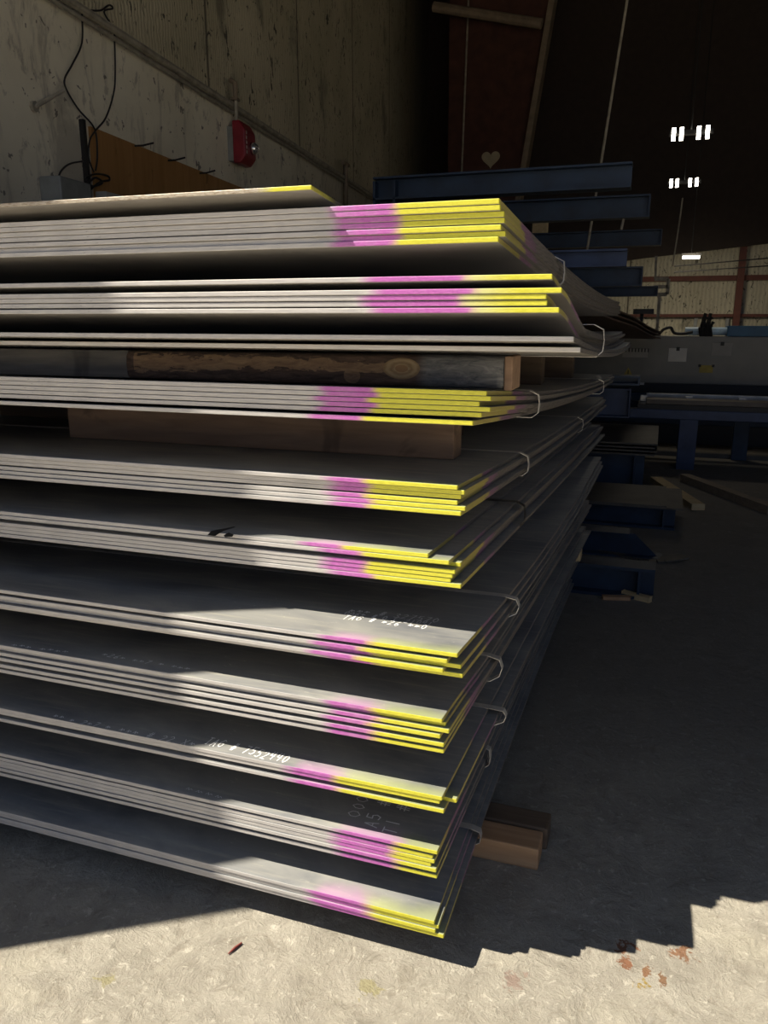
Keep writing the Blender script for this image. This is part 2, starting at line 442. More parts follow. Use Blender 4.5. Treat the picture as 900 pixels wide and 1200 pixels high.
# girts and column of the back wall
GY = BACK - .16
def girt(y0, y1, n):
    z0 = at(830, y1, GY).z; z1 = at(830, y0, GY).z
    struct('trim_%d' % n, lambda bm: bm_box(bm, (-5.5, GY, z0), (RIGHT, BACK, z1)), M['red_dark'])
girt(323, 329, 6); girt(368, 371.5, 7)
def f(bm):
    a = at(862, 340, GY).x; b = at(870, 340, GY).x
    bm_box(bm, (a, GY - .12, 0), (b, GY, CEIL - .2))
struct('trim_8', f, M['red_dark'])
for n, px in ((9, 815), (10, 852)):
    def f(bm):
        a = at(px - 2, 380, GY).x; b = at(px + 2, 380, GY).x
        bm_box(bm, (a, GY, 0), (b, BACK, at(px, 373, GY).z))
    struct('trim_%d' % n, f, M['gray_box'])
# plywood sheet in the left wall
def f(bm):
    z = onW(105, 149).z; s0 = (onW(104, 160) - WP).dot(WU)
    poly = [W(s0, 1.1, 0), W(s0 + 4.9, 1.1, 0), W(s0 + 4.9, 1.1, .02), W(s0, 1.1, .02)]
    bm_prism(bm, poly, (0, 0, z - 1.1))
tag(mk('plywood_panel', f, M['ply']), 'orange-brown plywood panel fixed to the left wall behind the cables', 'panel')

# tapered red frame column far down the left wall
CYD = 15.6
t = thing('frame_column', (at(580, 300, CYD).x, CYD, 0), 'tapered dark red steel building column at the far end of the left wall', 'column')
def f(bm):
    p0, p1 = at(525, 205, CYD), at(527, 0, CYD)
    q0, q1 = at(612, 195, CYD), at(645, 0, CYD)
    kl = (p1.x - p0.x) / (p1.z - p0.z); kr = (q1.x - q0.x) / (q1.z - q0.z)
    L = lambda z: p0.x + kl * (z - p0.z); R = lambda z: q0.x + kr * (z - q0.z)
    bm_prism(bm, [(L(0), CYD, 0), (R(0), CYD, 0), (R(CEIL - .3), CYD, CEIL - .3), (L(CEIL - .3), CYD, CEIL - .3)], (0, .03, 0))
    f.LR = (L, R)
mk('web', f, M['red_steel'], t); L, R = f.LR
def f(bm): bm_beam(bm, (R(0) + .05, CYD, 0), (R(CEIL - .3) + .05, CYD, CEIL - .3), .3, .1, Vector((1, 0, 0)))
mk('flange', f, M['red_flange'], t)
def f(bm):
    p, q = at(541, 203, CYD - .05), at(549, 0, CYD - .05); q = q + (q - p) * .6; p = p - (q - p) * .4
    bm_tube(bm, [p, q], .018, 6)
mk('conduit', f, M['rail'], t)
def f(bm):
    c = at(575, 186, CYD - .01); r = .145
    pts = []
    for i in range(36):
        a = 2 * math.pi * i / 36
        hx = .062 * 16 * math.sin(a) ** 3 / 6; hz = .062 * (13 * math.cos(a) - 5 * math.cos(2 * a) - 2 * math.cos(3 * a) - math.cos(4 * a)) / 6
        pts.append(c + Vector((hx * 1.05, 0, hz)))
    bm_prism(bm, pts, (0, .006, 0))
tag(mk('heart_mark', f, M['heart'], t), 'cream heart painted on the dark red web')
def f(bm): bm_tube(bm, [at(508, 8, CYD - .5), at(635, 28, CYD - .5)], .085, 10)
t2 = tag(mk('brace_pipe', f, M['red_flange']), 'grey brown steel pipe crossing the top of the dark red column', 'pipe')

# ledge rail of the left wall
def f(bm):
    bm_tube(bm, [W(1.0, 3.37, .03), W(17.9, 3.37, .03)], .028, 10)
    bm_tube(bm, [W(1.0, 3.31, .045), W(17.9, 3.31, .045)], .014, 8)
tag(mk('conduit_pipe', f, M['rail']), 'long pale conduit pipe running along the ledge of the left wall', 'pipe')

# alarm
p = onW(279, 170, .05)
t = thing('fire_alarm', W((p - WP).dot(WU), p.z - .14, 0), 'red fire alarm strobe with clear lens on the beige left wall', 'alarm')
sA = (p - WP).dot(WU); zA = p.z
def wbox(bm, s0, s1, z0, z1, o0, o1, taper=0):
    poly = [W(s0, z0, o0), W(s1, z0, o0), W(s1 - taper, z0, o1), W(s0 + taper, z0, o1)]
    bm_prism(bm, poly, (0, 0, z1 - z0))
mk('back_box', lambda bm: wbox(bm, sA - .12, sA + .12, zA - .15, zA + .13, 0, .06), M['gray_box'], t)
def f(bm):
    prof = [(-.17, .05), (-.17, .12), (-.11, .17), (.10, .17), (.18, .12), (.18, .05)]
    poly = [W(sA - .13, zA + a, b) for a, b in prof]
    bm_prism(bm, poly, WU * .26)
mk('housing', f, M['alarm_red'], t, bevel=.015)
def f(bm):
    c = W(sA + .03, zA - .03, .17)
    for i in range(5):
        pass
    bm_tube(bm, [c, c + WN * .03, c + WN * .055, c + WN * .065], [.055, .05, .03, .008], 14)
mk('strobe_lens', f, M['chrome'], t, smooth=True)
for dz in (-.08, -.04, 0, .04, .08):
    mk('letter_bar', lambda bm: wbox(bm, sA - .105, sA - .085, zA + dz - .012, zA + dz + .012, .165, .173), M['dirty_white'], t)
t = thing('alarm_conduit', W(sA - .07, zA + .15, .02), 'short vertical rusty conduit rising from the red fire alarm', 'pipe')
zt = onW(272, 97, .05).z
mk('tube', lambda bm: bm_tube(bm, [W(sA - .06, zA + .15, .07), W(sA - .06, zt, .07)], .016, 8), M['rail'], t)
mk('elbow', lambda bm: bm_tube(bm, [W(sA - .06, zt - .12, .07), W(sA - .06, zt, .07), W(sA - .06, zt + .03, .02)], .022, 8), M['red_flange'], t)
mk('clamp', lambda bm: wbox(bm, sA - .10, sA - .02, zt - .14, zt - .12, .04, .095), M['red_flange'], t)
# small conduit drop further along
p = onW(403, 192, .03); s1 = (p - WP).dot(WU)
def f(bm):
    bm_tube(bm, [W(s1, p.z, .05), W(s1, 2.2, .05)], .035, 8)
    bm_tube(bm, [W(s1 - .12, p.z, .05), W(s1 + .12, p.z, .05)], .03, 8)
tag(mk('pipe_drop', f, M['red_flange']), 'short brown pipe drop with a tee below the wall rail', 'pipe')

# cables on the left wall
def cab(label, px, r=.008, off=.03, name='cable', grp=None):
    pts = smooth_path([onW(x, y, off) for x, y in px], 6)
    return tag(mk(name, lambda bm: bm_tube(bm, pts, r, 6), M['black'], smooth=True), label, 'cable', grp)
cab('thin black cable looping left down the wall from the conduit rail', [(96, 16), (96, 50), (85, 75), (76, 92), (78, 105), (92, 128), (108, 146), (113, 160), (114, 185), (112, 200)], .0055)
cab('thin black cable hanging right of the looping one on the wall', [(134, 40), (135, 85), (133, 110), (124, 138), (112, 153), (105, 165), (104, 185), (110, 202)], .0055)
cab('loose black wire ends poking out above the conduit rail', [(106, 12), (118, 12), (128, 6), (132, 10), (122, 14), (134, 34)], .006)
cab('curved black cable from the grey box to the wall post', [(67, 212), (72, 200), (82, 192), (97, 189)], .0055)
cab('tangle of black wire bundled in front of the plywood panel', [(104, 214), (112, 208), (120, 214), (108, 218), (100, 210), (112, 204), (126, 206), (128, 211), (118, 213), (106, 222), (98, 232), (88, 236), (90, 226), (98, 220)], .007, .05, 'wire_tangle')
# spike / bracket on the wall
def f(bm):
    a, b = onW(40, 125, .01), onW(75, 106, .12)
    bm_tube(bm, [a, b], [.014, .009], 7); bm_tube(bm, [a - WN * .01, a + WN * .012], .03, 8)
tag(mk('wall_bracket', f, M['rail']), 'thin grey rod bracket sticking out of the beige wall left of the cables', 'bracket')
# post beside plywood
def f(bm):
    p = onW(99, 150, .03); s = (p - WP).dot(WU)
    wbox(bm, s - .01, s + .02, 1.2, p.z + .05, 0, .03)
tag(mk('wall_post', f, M['black']), 'narrow dark upright strip at the left edge of the plywood panel', 'post')
p = onW(66, 212, .0); s = (p - WP).dot(WU); zb = p.z
t = thing('electrical_box', W(s, zb - .5, 0), 'grey electrical box on the beige wall left of the plywood', 'electrical box')
mk('cabinet', lambda bm: wbox(bm, s - .17, s + .14, zb - .5, zb, 0, .14), M['gray_box'], t, bevel=.01)
mk('label_plate', lambda bm: wbox(bm, s + .0, s + .06, zb - .2, zb - .12, .14, .145), M['black'], t)
p = onW(114, 226, .0); s = (p - WP).dot(WU)
t = thing('switch_box', W(s, p.z - .2, 0), 'small white switch box at the foot of the plywood panel', 'switch')
mk('box', lambda bm: wbox(bm, s - .06, s + .2, p.z - .2, p.z, .02, .1), M['dirty_white'], t, bevel=.008)
mk('toggle', lambda bm: wbox(bm, s + .02, s + .05, p.z - .12, p.z - .05, .1, .13), M['black'], t)
# nails in the plywood top edge
for px, py, lab in ((158, 171, 'left'), (197, 188, 'middle'), (234, 203, 'right')):
    a = onW(px, py, .02); 
    tag(mk('bent_hook', lambda bm: bm_tube(bm, [a, a + WN * .06, a + WN * .09 + Vector((0, .08, .03))], .007, 6), M['black']),
        'small bent black hook in the top edge of the plywood, %s of three' % lab, 'hook', 'hooks along the plywood top')

# ------------------------------------------------------------------ plate stack
# each bundle: corner x, front Y, side slant k, far Y, side profile pixels (bottom edge), plates (corner px, top y, bottom y, dy), paint px
T = .0108
B = {
 1: dict(Y0=1.60, k=.022, Y1=4.75, side=[(648, 337), (670, 348), (688, 357), (707, 369), (722, 370)], xs=584, yb=283.4,
    pl=[(585, 235.7, 242, 0), (586, 242.5, 247, .001), (590.6, 248, 254.5, .006), (591, 255.5, 261, .008), (587, 262, 270, .004), (592, 272, 277, .01), (584, 278, 283.4, .003)],
    yel=470, mag=395, py=262, strap=[652]),
 2: dict(sy=2.25, Y0=1.595, k=-.002, Y1=4.6, deg=3, side=[(690, 407), (698, 415), (707, 420), (716, 420), (726, 417), (735, 409), (743, 401)], xs=686, yb=409,
    bare=2, sx=.2, pl=[(647, 320, 327.5, 0), (658, 337, 344, .004), (640, 345, 350.5, .006), (641, 351.5, 358, .008), (655, 360.5, 366.5, .004), (672, 395, 399.5, .03), (680, 407, 411, .09)],
    yel=540, mag=425, py=340, strap=[691], mixed=.1),
 3: dict(Y0=1.672, k=.03, Y1=4.72, side=[(554, 499), (631, 483), (671, 471), (712, 452)],
    pl=[(570, 458, 464, .006), (575, 464.4, 470, .006), (561.5, 470.5, 476, .007), (574, 476.7, 482.7, .007), (564, 484, 489, .008), (554, 491, 499, -.002)],
    yel=438, mag=378, py=475, strap=[630, 708]),
 4: dict(Y0=1.71, k=.03, Y1=5.0, side=[(540, 605), (601, 561.5), (640, 533), (689, 499), (711, 475)],
    pl=[(536, 568, 575, 0), (544, 574.5, 580, .005), (540, 580, 585, .008), (536, 586.5, 592, .006), (545, 592.6, 599, .004), (540, 599.6, 605.4, -.001)],
    yel=428, mag=385, py=590, strap=[621, 686]),
 5: dict(Y0=1.70, k=.034, Y1=4.9, side=[(540, 690), (620, 606.7), (687, 535), (708, 511)],
    pl=[(501.5, 652, 658, .002), (526, 662.6, 668.5, -.001), (539.6, 663, 668.5, .03), (533, 669, 673.5, .004), (530, 675, 679.5, .005), (528, 680, 684, .006), (540, 684, 690, .003)],
    yel=428, mag=382, py=665, strap=[619], dark=1),
 6: dict(Y0=1.575, k=.036, Y1=4.42, side=[(542, 794.6), (609, 703), (645, 655), (690, 578)],
    pl=[(536, 765, 771, 0), (524, 772, 778, .0), (540, 777, 784, .012), (519, 785.5, 790.5, -.001), (542, 789.5, 794.6, .014)],
    yel=436, mag=380, py=775, strap=[609]),
 7: dict(Y0=1.563, k=.028, Y1=4.42, side=[(520, 883), (588, 772), (641, 680), (690, 600)],
    pl=[(518, 843, 848, 0), (522, 848, 852, .012), (526, 854.5, 860, .002), (515.7, 861, 866, .0), (520, 869, 876, .001), (520, 877, 883, .004)],
    yel=431, mag=378, py=855, strap=[590]),
 8: dict(Y0=1.563, k=.025, Y1=4.42, side=[(520, 953), (597, 808), (639, 711), (688, 625)],
    pl=[(518, 936, 941, 0), (515, 942, 947, .002), (535, 941, 946, .035), (520, 947.5, 953, .001)],
    yel=408, mag=352, py=930, strap=[598]),
 9: dict(Y0=1.58, k=.022, Y1=4.42, side=[(512, 1028), (586.6, 869), (631.5, 751.5), (652, 711), (680, 655)],
    pl=[(512.5, 997, 1002, 0), (507, 1003, 1007.5, .003), (509, 1009, 1013, .002), (505, 1014.5, 1018.5, .003), (511, 1018.7, 1023, .0), (512, 1024, 1029, .004)],
    yel=458, mag=388, py=1005, strap=[586.5]),
 10: dict(Y0=1.553, k=.004, Y1=4.42, side=[(520, 1099), (589, 902), (648, 741), (672, 687)],
    pl=[(509, 1079, 1084, 0), (514, 1085, 1089, .003), (510, 1089, 1094, .0), (519.7, 1095, 1100, .003)],
    yel=430, mag=362, py=1080, strap=[577]),
}
ORD = ['first', 'second', 'third', 'fourth', 'fifth', 'sixth', 'seventh', 'eighth', 'ninth', 'tenth']
WID = 2.45
def interp(P, y):
    if y <= P[0][0]: return P[0][1]
    for (a, b), (c, d) in zip(P, P[1:]):
        if y <= c:
            t = (y - a) / (c - a); return b + (d - b) * t
    return P[-1][1]
def smoothed(P, y):
    # average over a window so the sag reads as one easy curve
    w = .35; s = 0
    for i in range(-4, 5): s += interp(P, y + w * i / 4)
    return s / 9
def quad_fit(P, deg=2, wfirst=6.0):
    # least squares polynomial in y through the measured side profile
    n = deg + 1; y0 = P[0][0]
    A = [[0.0] * (n + 1) for _ in range(n)]
    for i, (y, z) in enumerate(P):
        w = wfirst if i == 0 else 1.0
        for r in range(n):
            for c in range(n): A[r][c] += w * (y - y0) ** (r + c)
            A[r][n] += w * z * (y - y0) ** r
    for i in range(n):
        pv = max(range(i, n), key=lambda r: abs(A[r][i])); A[i], A[pv] = A[pv], A[i]
        for r in range(n):
            if r != i:
                m = A[r][i] / A[i][i]
                for c in range(i, n + 1): A[r][c] -= m * A[i][c]
    co = [A[i][n] / A[i][i] for i in range(n)]
    return lambda y: sum(c * (y - y0) ** j for j, c in enumerate(co))
INFO = {}
def make_plate(bi, i, xc, Y0, L, t, zf, k, mats, label, W_=WID, seed=0):
    NY, NX = 40, 2
    ys = [L * (j / NY) ** 1.3 for j in range(NY + 1)]; xs = [-W_ * (1 - j / NX) for j in range(NX + 1)]
    bm = bmesh.new(); z00 = zf(Y0)
    top = []; bot = []
    for y in ys:
        z = zf(Y0 + y) - z00
        top.append([bm.verts.new((x + k * y, y, z + t)) for x in xs])
        bot.append([bm.verts.new((x + k * y, y, z)) for x in xs])
    def fc(v, mi):
        q = bm.faces.new(v); q.material_index = mi; q.smooth = (mi != 1)
    for j in range(NY):
        for a in range(NX):
            fc((top[j][a], top[j][a + 1], top[j + 1][a + 1], top[j + 1][a]), 0)
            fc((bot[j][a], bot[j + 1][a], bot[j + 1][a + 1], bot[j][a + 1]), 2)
        fc((top[j][NX], bot[j][NX], bot[j + 1][NX], top[j + 1][NX]), 1)
        fc((top[j][0], top[j + 1][0], bot[j + 1][0], bot[j][0]), 1)
    for a in range(NX):
        fc((top[0][a], bot[0][a], bot[0][a + 1], top[0][a + 1]), 1)
        fc((top[NY][a], top[NY][a + 1], bot[NY][a + 1], bot[NY][a]), 1)
    bmesh.ops.recalc_face_normals(bm, faces=bm.faces[:])
    me = bpy.data.meshes.new('steel_plate'); bm.to_mesh(me); bm.free()
    o = bpy.data.objects.new('steel_plate', me); COL.objects.link(o)
    o.location = (xc, Y0, z00)
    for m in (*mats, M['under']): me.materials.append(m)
    md = o.modifiers.new('bevel', 'BEVEL'); md.width = .0016; md.segments = 2; md.limit_method = 'ANGLE'; md.angle_limit = math.radians(50)
    return o

for bi, D in B.items():
    Y0, k = D['Y0'], D['k']
    pl = D['pl']; n = len(pl)
    xcb = at(pl[-1][0], pl[-1][2], Y0 + pl[-1][3]).x
    zb0 = at(pl[-1][0], pl[-1][2], Y0 + pl[-1][3]).z
    prof = [(Y0, zb0)]
    for (x, y) in D['side']:
        q = onS(x, y, xcb, Y0, k)
        if q.y > Y0 + .15: prof.append((q.y, q.z))
    base = quad_fit(prof, D.get('deg', 2))

    # plates from the bottom up
    yel_p = at(D['yel'], D['py'], Y0).x; mag_p = at(D['mag'], D['py'], Y0).x
    xm = at(pl[n // 2][0], D['py'], Y0).x
    ye, me_ = xm - yel_p, xm - mag_p
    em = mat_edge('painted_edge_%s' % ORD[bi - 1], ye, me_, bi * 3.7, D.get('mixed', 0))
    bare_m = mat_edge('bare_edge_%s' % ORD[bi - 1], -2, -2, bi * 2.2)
    tm = mat_top('plate_skin_%s' % ORD[bi - 1], ye, me_, bi * 1.9)
    strap_y = D.get('sy') or onS(D['strap'][0], 400 if bi < 3 else 600, xcb, Y0, k).y
    ztop_prev = None; objs = []
    fans = []
    for i in range(n - 1, -1, -1):
        xp, yt, yb, dy = pl[i]
        Yf = Y0 + dy
        p = at(xp, yb, Yf); lvl = n - 1 - i
        lo = base(Y0) + lvl * (T + .0004)
        zb = p.z if ztop_prev is None else max(p.z, ztop_prev + .0004)
        fan = zb - lo
        if fans and fan < fans[-1]: fan = fans[-1]
        if not fans: fan = 0.0
        fans.append(fan)
        zb = lo + fan
        ztop_prev = zb + T
        SY = strap_y
        def zf(Y, lvl=lvl, fan=fan, SY=SY, base=base, Y0=Y0):
            s = max(0.0, 1 - (Y - Y0) / (SY - Y0)) if Y > Y0 else 1.0
            return base(Y) + lvl * (T + .0004) + fan * s * s * (3 - 2 * s if s < 1 else 1) 
        wob = random.uniform(-.008, .008)
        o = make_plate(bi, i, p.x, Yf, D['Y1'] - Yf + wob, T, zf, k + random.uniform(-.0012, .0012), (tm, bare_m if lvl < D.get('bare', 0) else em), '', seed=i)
        nm = ORD[i] if n > 1 else ''
        bundle = ('top' if bi == 1 else 'bottom' if bi == 10 else ORD[bi - 1] + ' from the top') + ' bundle'
        if i == 0: pos = 'topmost'
        elif i == n - 1: pos = 'lowest'
        else: pos = ORD[i] + ' down'
        tag(o, ('steel plate with bare grey edge, %s in the %s' if lvl < D.get('bare', 0) else 'steel plate with yellow tipped edge, %s in the %s') % (pos, bundle.replace(' from the top bundle', ' bundle from the top')), 'steel plate', 'plates in the %s' % (bundle.replace(' from the top bundle', ' bundle from the top')))
        objs.append((o, p.x, Yf, zf, k))
    INFO[bi] = dict(D=D, base=base, n=n, Y0=Y0, k=k, objs=objs, xc=xcb,
                    top=lambda Y, base=base, n=n, zf=objs[-1][3]: zf(Y) + T, xmax=max(q[1] for q in objs), xmin=min(q[1] for q in objs))

# loose curled sheet on top of everything
cS = at(365, 223, 1.56)
def zsheet(Y):
    s = max(0, 1 - (Y - 1.56) / 1.3); return max(INFO[1]['top'](Y) + .001, INFO[1]['top'](2.9) + .001 + (cS.z - INFO[1]['top'](2.9)) * s ** 1.3)
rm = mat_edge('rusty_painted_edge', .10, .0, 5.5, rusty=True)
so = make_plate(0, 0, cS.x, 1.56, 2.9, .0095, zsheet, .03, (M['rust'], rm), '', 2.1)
so.name = 'steel_sheet'
tag(so, 'brown rusty steel sheet with yellow tipped corner, curling up on top of the stack', 'steel sheet')

# straps
def strap(bi, Y, mat, lab, bulge=.012, twist=0.0):
    I = INFO[bi]; k = I['k']
    xr = I['xmax'] + k * (Y - I['Y0']) + .004; xl = I['xmin'] - WID + k * (Y - I['Y0']) - .03
    zb = I['base'](Y) - .0015; zt = I['top'](Y) + .0015; h = zt - zb
    path = [(xl, zb), (xr - .01, zb), (xr + bulge * .7, zb + h * .18), (xr + bulge, zb + h * .5), (xr + bulge * .6, zt - h * .15), (xr - .02, zt + .001), (xl, zt)]
    def f(bm):
        w = .0115; rows = []
        N = len(path)
        for s_ in (0, 1):
            pass
        outer = []; inner = []
        cx = sum(p[0] for p in path) / N; cz = (zb + zt) / 2
        for j, (x, z) in enumerate(path):
            tw = twist * math.sin(math.pi * j / (N - 1))
            ox = .0012 if x > cx else -.0012; oz = .0012 if z > cz else -.0012
            inner.append((bm.verts.new((x, Y - w + tw, z)), bm.verts.new((x, Y + w + tw, z))))
            outer.append((bm.verts.new((x + ox, Y - w + tw, z + oz)), bm.verts.new((x + ox, Y + w + tw, z + oz))))
        for j in range(N):
            a = j; b = (j + 1) % N
            bm.faces.new((outer[a][0], outer[a][1], outer[b][1], outer[b][0]))
            bm.faces.new((inner[a][0], inner[b][0], inner[b][1], inner[a][1]))
            bm.faces.new((outer[a][0], outer[b][0], inner[b][0], inner[a][0]))
            bm.faces.new((outer[a][1], inner[a][1], inner[b][1], outer[b][1]))
    return tag(mk('steel_strap', f, mat), lab, 'strap', 'steel straps around the plate bundles')
for bi, D in B.items():
    I = INFO[bi]
    nm = ('top bundle' if bi == 1 else 'bottom bundle' if bi == 10 else ORD[bi - 1] + ' bundle from the top')
    for j, px in enumerate(D['strap']):
        Y = 2.2 if bi == 2 else onS(px, 400, I['xmax'], D['Y0'], D['k']).y
        lab = ('pale steel strap around the %s' % nm) if j == 0 else ('second steel strap near the far end of the %s' % nm)
        if bi == 5: lab = 'black steel strap around the %s' % nm
        strap(bi, Y, M['band_dark'] if bi == 5 else M['band'], lab, bulge=.02 if bi in (6, 7, 8) else .008, twist=.03 if bi in (6, 7, 8) else .008)

# ------------------------------------------------------------------ timbers between the bundles
def timber(name, x0, x1, Y, d, zlo, zhi, mat, label, cat='timber', group=None, bev=.004):
    o = mk(name, lambda bm: bm_box(bm, (x0, Y, zlo), (x1, Y + d, zhi), bev), mat)
    return tag(o, label, cat, group)
# log like timber under bundle 2
def gap(lo, hi, Y, d):
    zl = max(INFO[lo]['top'](Y), INFO[lo]['top'](Y + d)) + .0005
    zh = min(INFO[hi]['base'](Y), INFO[hi]['base'](Y + d)) - .0005
    return zl, zh
YL = 1.86
zl, zh = gap(3, 2, YL, .12)
xk = at(470, 432, YL)
xr = at(590, 430, YL).x; xl = at(148, 425, YL).x
cen = Vector(((xr + xl) / 2, YL, zl))
M['log'] = mat_log(xk.x - cen.x, xk.z - cen.z)
def f(bm):
    NX, NP = 60, 20
    rings = []
    h = zh - zl
    for i in range(NX + 1):
        x = xl + (xr - xl) * i / NX
        ring = []
        for j in range(NP):
            a = 2 * math.pi * j / NP
            c, s = math.cos(a), math.sin(a)
            e = .45
            yy = YL + .06 + .058 * math.copysign(abs(c) ** e, c); zz = zl + h / 2 + h / 2 * math.copysign(abs(s) ** e, s)
            nn = mnoise.noise(Vector((x * 6, yy * 20, zz * 20))) * .004
            if abs(s) < .8: yy += nn * math.copysign(1, c)
            ring.append(bm.verts.new((x, yy, min(zh, max(zl, zz)))))
        rings.append(ring)
    for A, Bq in zip(rings, rings[1:]):
        for j in range(NP): bm.faces.new((A[j], A[(j + 1) % NP], Bq[(j + 1) % NP], Bq[j]))
    bm.faces.new(rings[0][::-1]); bm.faces.new(rings[-1])
o = mk('bark_timber', f, M['log'], loc=cen, smooth=True)
tag(o, 'dark barked timber with a pale peeled streak and knot under the second bundle', 'timber')
# red brown end block
timber('end_block', xr + .002, xr + .022, YL, .11, zl, zh, M['lumber_red'], 'reddish brown wood block at the right end of the barked timber', 'wood block')
timber('grey_timber', xl - .95, xl - .03, YL + .05, .1, zl, zh - .002, mat_wood('grey_timber', (.14, .13, .12), (.26, .24, .21)), 'weathered grey timber left of the barked timber', 'timber')
# lumber between bundles 3 and 4
YL = 2.16
zl, zh = gap(4, 3, YL, .1)
timber('lumber_beam', at(80, 495, YL).x, at(532, 505, YL).x, YL, .095, zl, zh, M['lumber_red'], 'reddish brown square lumber beam between the third and fourth bundles', 'lumber')
names = {(2, 1): 'first and second', (5, 4): 'fourth and fifth', (6, 5): 'fifth and sixth', (7, 6): 'sixth and seventh', (8, 7): 'seventh and eighth', (9, 8): 'eighth and ninth', (10, 9): 'ninth and tenth', (4, 3): 'third and fourth', (3, 2): 'second and third'}
for (lo, hi), nm in names.items():
    for YL in ((2.75, 4.1) if lo > 3 else (3.2, 4.1)):
        zl, zh = gap(lo, hi, YL, .09)
        if zh - zl < .02: continue
        x1 = INFO[lo]['xc'] + INFO[lo]['k'] * (YL - 1.6) + (.035 if YL > 4 and lo == 9 else (-.12 if lo == 3 else -.30))
        timber('spacer_lumber', x1 - 2.1, x1, YL, .085, zl, zh, M['lumber_y'] if lo == 9 and YL > 4 else M['lumber_dark'],
               'dark wooden spacer between the %s bundles, at its %s end' % (nm, 'far' if YL > 4 else 'near'), 'spacer', 'wooden spacers deep between the bundles')
# floor dunnage
p = onz(630, 1021, 0)
zb10 = lambda y: min(INFO[10]['base'](y), INFO[10]['base'](y + .09)) - .001
timber('packing_board', -2.5, -.47, p.y, .09, .0705, zb10(p.y), M['lumber_dark'], 'dark packing board on the tan floor timber, hidden under the bottom bundle', 'board')
timber('packing_board', -2.5, -.45, p.y + .10, .085, .0725, zb10(p.y + .1), M['lumber_dark'], 'dark packing board on the rough floor timber, hidden under the bottom bundle', 'board')
t = timber('floor_timber', -2.6, p.x, p.y, .09, 0, .07, M['lumber'], 'sunlit tan square timber sticking out from under the bottom bundle', 'timber', None, .006)
q = p.y + .10
timber('floor_timber', -2.6, p.x + .012, q, .085, 0, .072, M['lumber_dark'], 'darker rough timber right behind the tan one under the bottom bundle', 'timber', None, .006)
timber('floor_timber', -2.6, -.5, 3.6, .1, 0, min(INFO[10]['base'](3.6), INFO[10]['base'](3.7)) - .001, M['lumber_dark'], 'dark timber under the far end of the bottom bundle', 'timber', None, .006)

# ------------------------------------------------------------------ chalk writing
GL = {
 'T': [[(0, 1), (.6, 1)], [(.3, 1), (.3, 0)]], 'A': [[(0, 0), (.3, 1), (.6, 0)], [(.1, .4), (.5, .4)]],
 'G': [[(.6, .85), (.3, 1), (0, .6), (.05, .15), (.35, 0), (.6, .2), (.6, .5), (.35, .5)]],
 '#': [[(.2, 0), (.3, 1)], [(.45, 0), (.55, 1)], [(0, .33), (.7, .36)], [(.05, .66), (.75, .7)]],
 '7': [[(0, 1), (.6, 1), (.2, 0)]], '5': [[(.6, 1), (.1, 1), (.05, .55), (.45, .6), (.6, .3), (.4, 0), (0, .08)]],
 '2': [[(0, .8), (.3, 1), (.6, .75), (.3, .35), (0, 0), (.6, 0)]], '4': [[(.1, 1), (0, .45), (.6, .45)], [(.5, 1), (.45, 0)]],
 '0': [[(.3, 1), (.05, .7), (.05, .3), (.3, 0), (.58, .3), (.58, .7), (.3, 1)]], 'O': [[(.3, 1), (0, .7), (0, .3), (.3, 0), (.65, .3), (.65, .7), (.3, 1)]],
 '3': [[(0, .9), (.35, 1), (.55, .75), (.25, .52), (.6, .3), (.35, 0), (0, .1)]], '1': [[(.3, 1), (.3, 0)]], 'I': [[(.3, 1), (.3, 0)]],
 '6': [[(.5, 1), (.1, .55), (.05, .2), (.3, 0), (.55, .2), (.4, .5), (.1, .4)]], 'X': [[(0, 1), (.6, 0)], [(.6, 1), (0, 0)]],
 '8': [[(.3, .5), (.05, .75), (.3, 1), (.55, .75), (.3, .5), (.02, .22), (.3, 0), (.58, .22), (.3, .5)]],
 '~': [[(0, .3), (.15, .7), (.3, .25), (.45, .6), (.65, .4)]], '-': [[(.1, .5), (.5, .55)]], ' ': [],
 'H': [[(0, 0), (.05, 1)], [(.5, 0), (.55, 1)], [(0, .5), (.52, .5)]], 'C': [[(.6, .9), (.3, 1), (0, .6), (.05, .15), (.35, 0), (.6, .15)]],
}
def write(bi, idx, text, p0, p1, height, mat, sw=.0022, rot=False, name='chalk_writing'):
    """handwriting on the top face of a plate: p0,p1 start and end of the baseline in the photograph"""
    o, xc, Yf, zf, k = INFO[bi]['objs'][-1 - idx]
    zt = zf(Yf + .1) + T
    a = onz(*p0, zt); b = onz(*p1, zt)
    d = (b - a); L = d.length; d.normalize(); u = Vector((-d.y, d.x, 0))
    cw = L / len(text)
    bm = bmesh.new(); rnd = random.Random(len(text) * 7 + bi)
    def V(p):
        q = a + d * p[0] + u * p[1]
        return bm.verts.new((q.x - o.location.x, q.y - o.location.y, zf(q.y) + T - o.location.z + .0006))
    for i, ch in enumerate(text):
        jy = rnd.uniform(-.12, .12) * height; sl = rnd.uniform(.05, .3)
        for st in GL.get(ch, []):
            pts = [Vector((i * cw + (x + sl * y * .3) * cw * .95, jy + y * height)) for x, y in st]
            for p, q in zip(pts, pts[1:]):
                e = (q - p); 
                if e.length < 1e-6: continue
                e.normalize(); nn = Vector((-e.y, e.x)) * sw / 2; ex = e * sw * .3
                bm.faces.new([V(p - nn - ex), V(q - nn + ex), V(q + nn + ex), V(p + nn - ex)])
    bmesh.ops.recalc_face_normals(bm, faces=bm.faces[:])
    for fc in bm.faces:
        if fc.normal.z < 0: fc.normal_flip()
    me = bpy.data.meshes.new(name); bm.to_mesh(me); bm.free(); me.materials.append(mat)
    c = bpy.data.objects.new(name, me); COL.objects.link(c); c.parent = o
    c['label'] = 'white chalk handwriting on the plate'
    return c
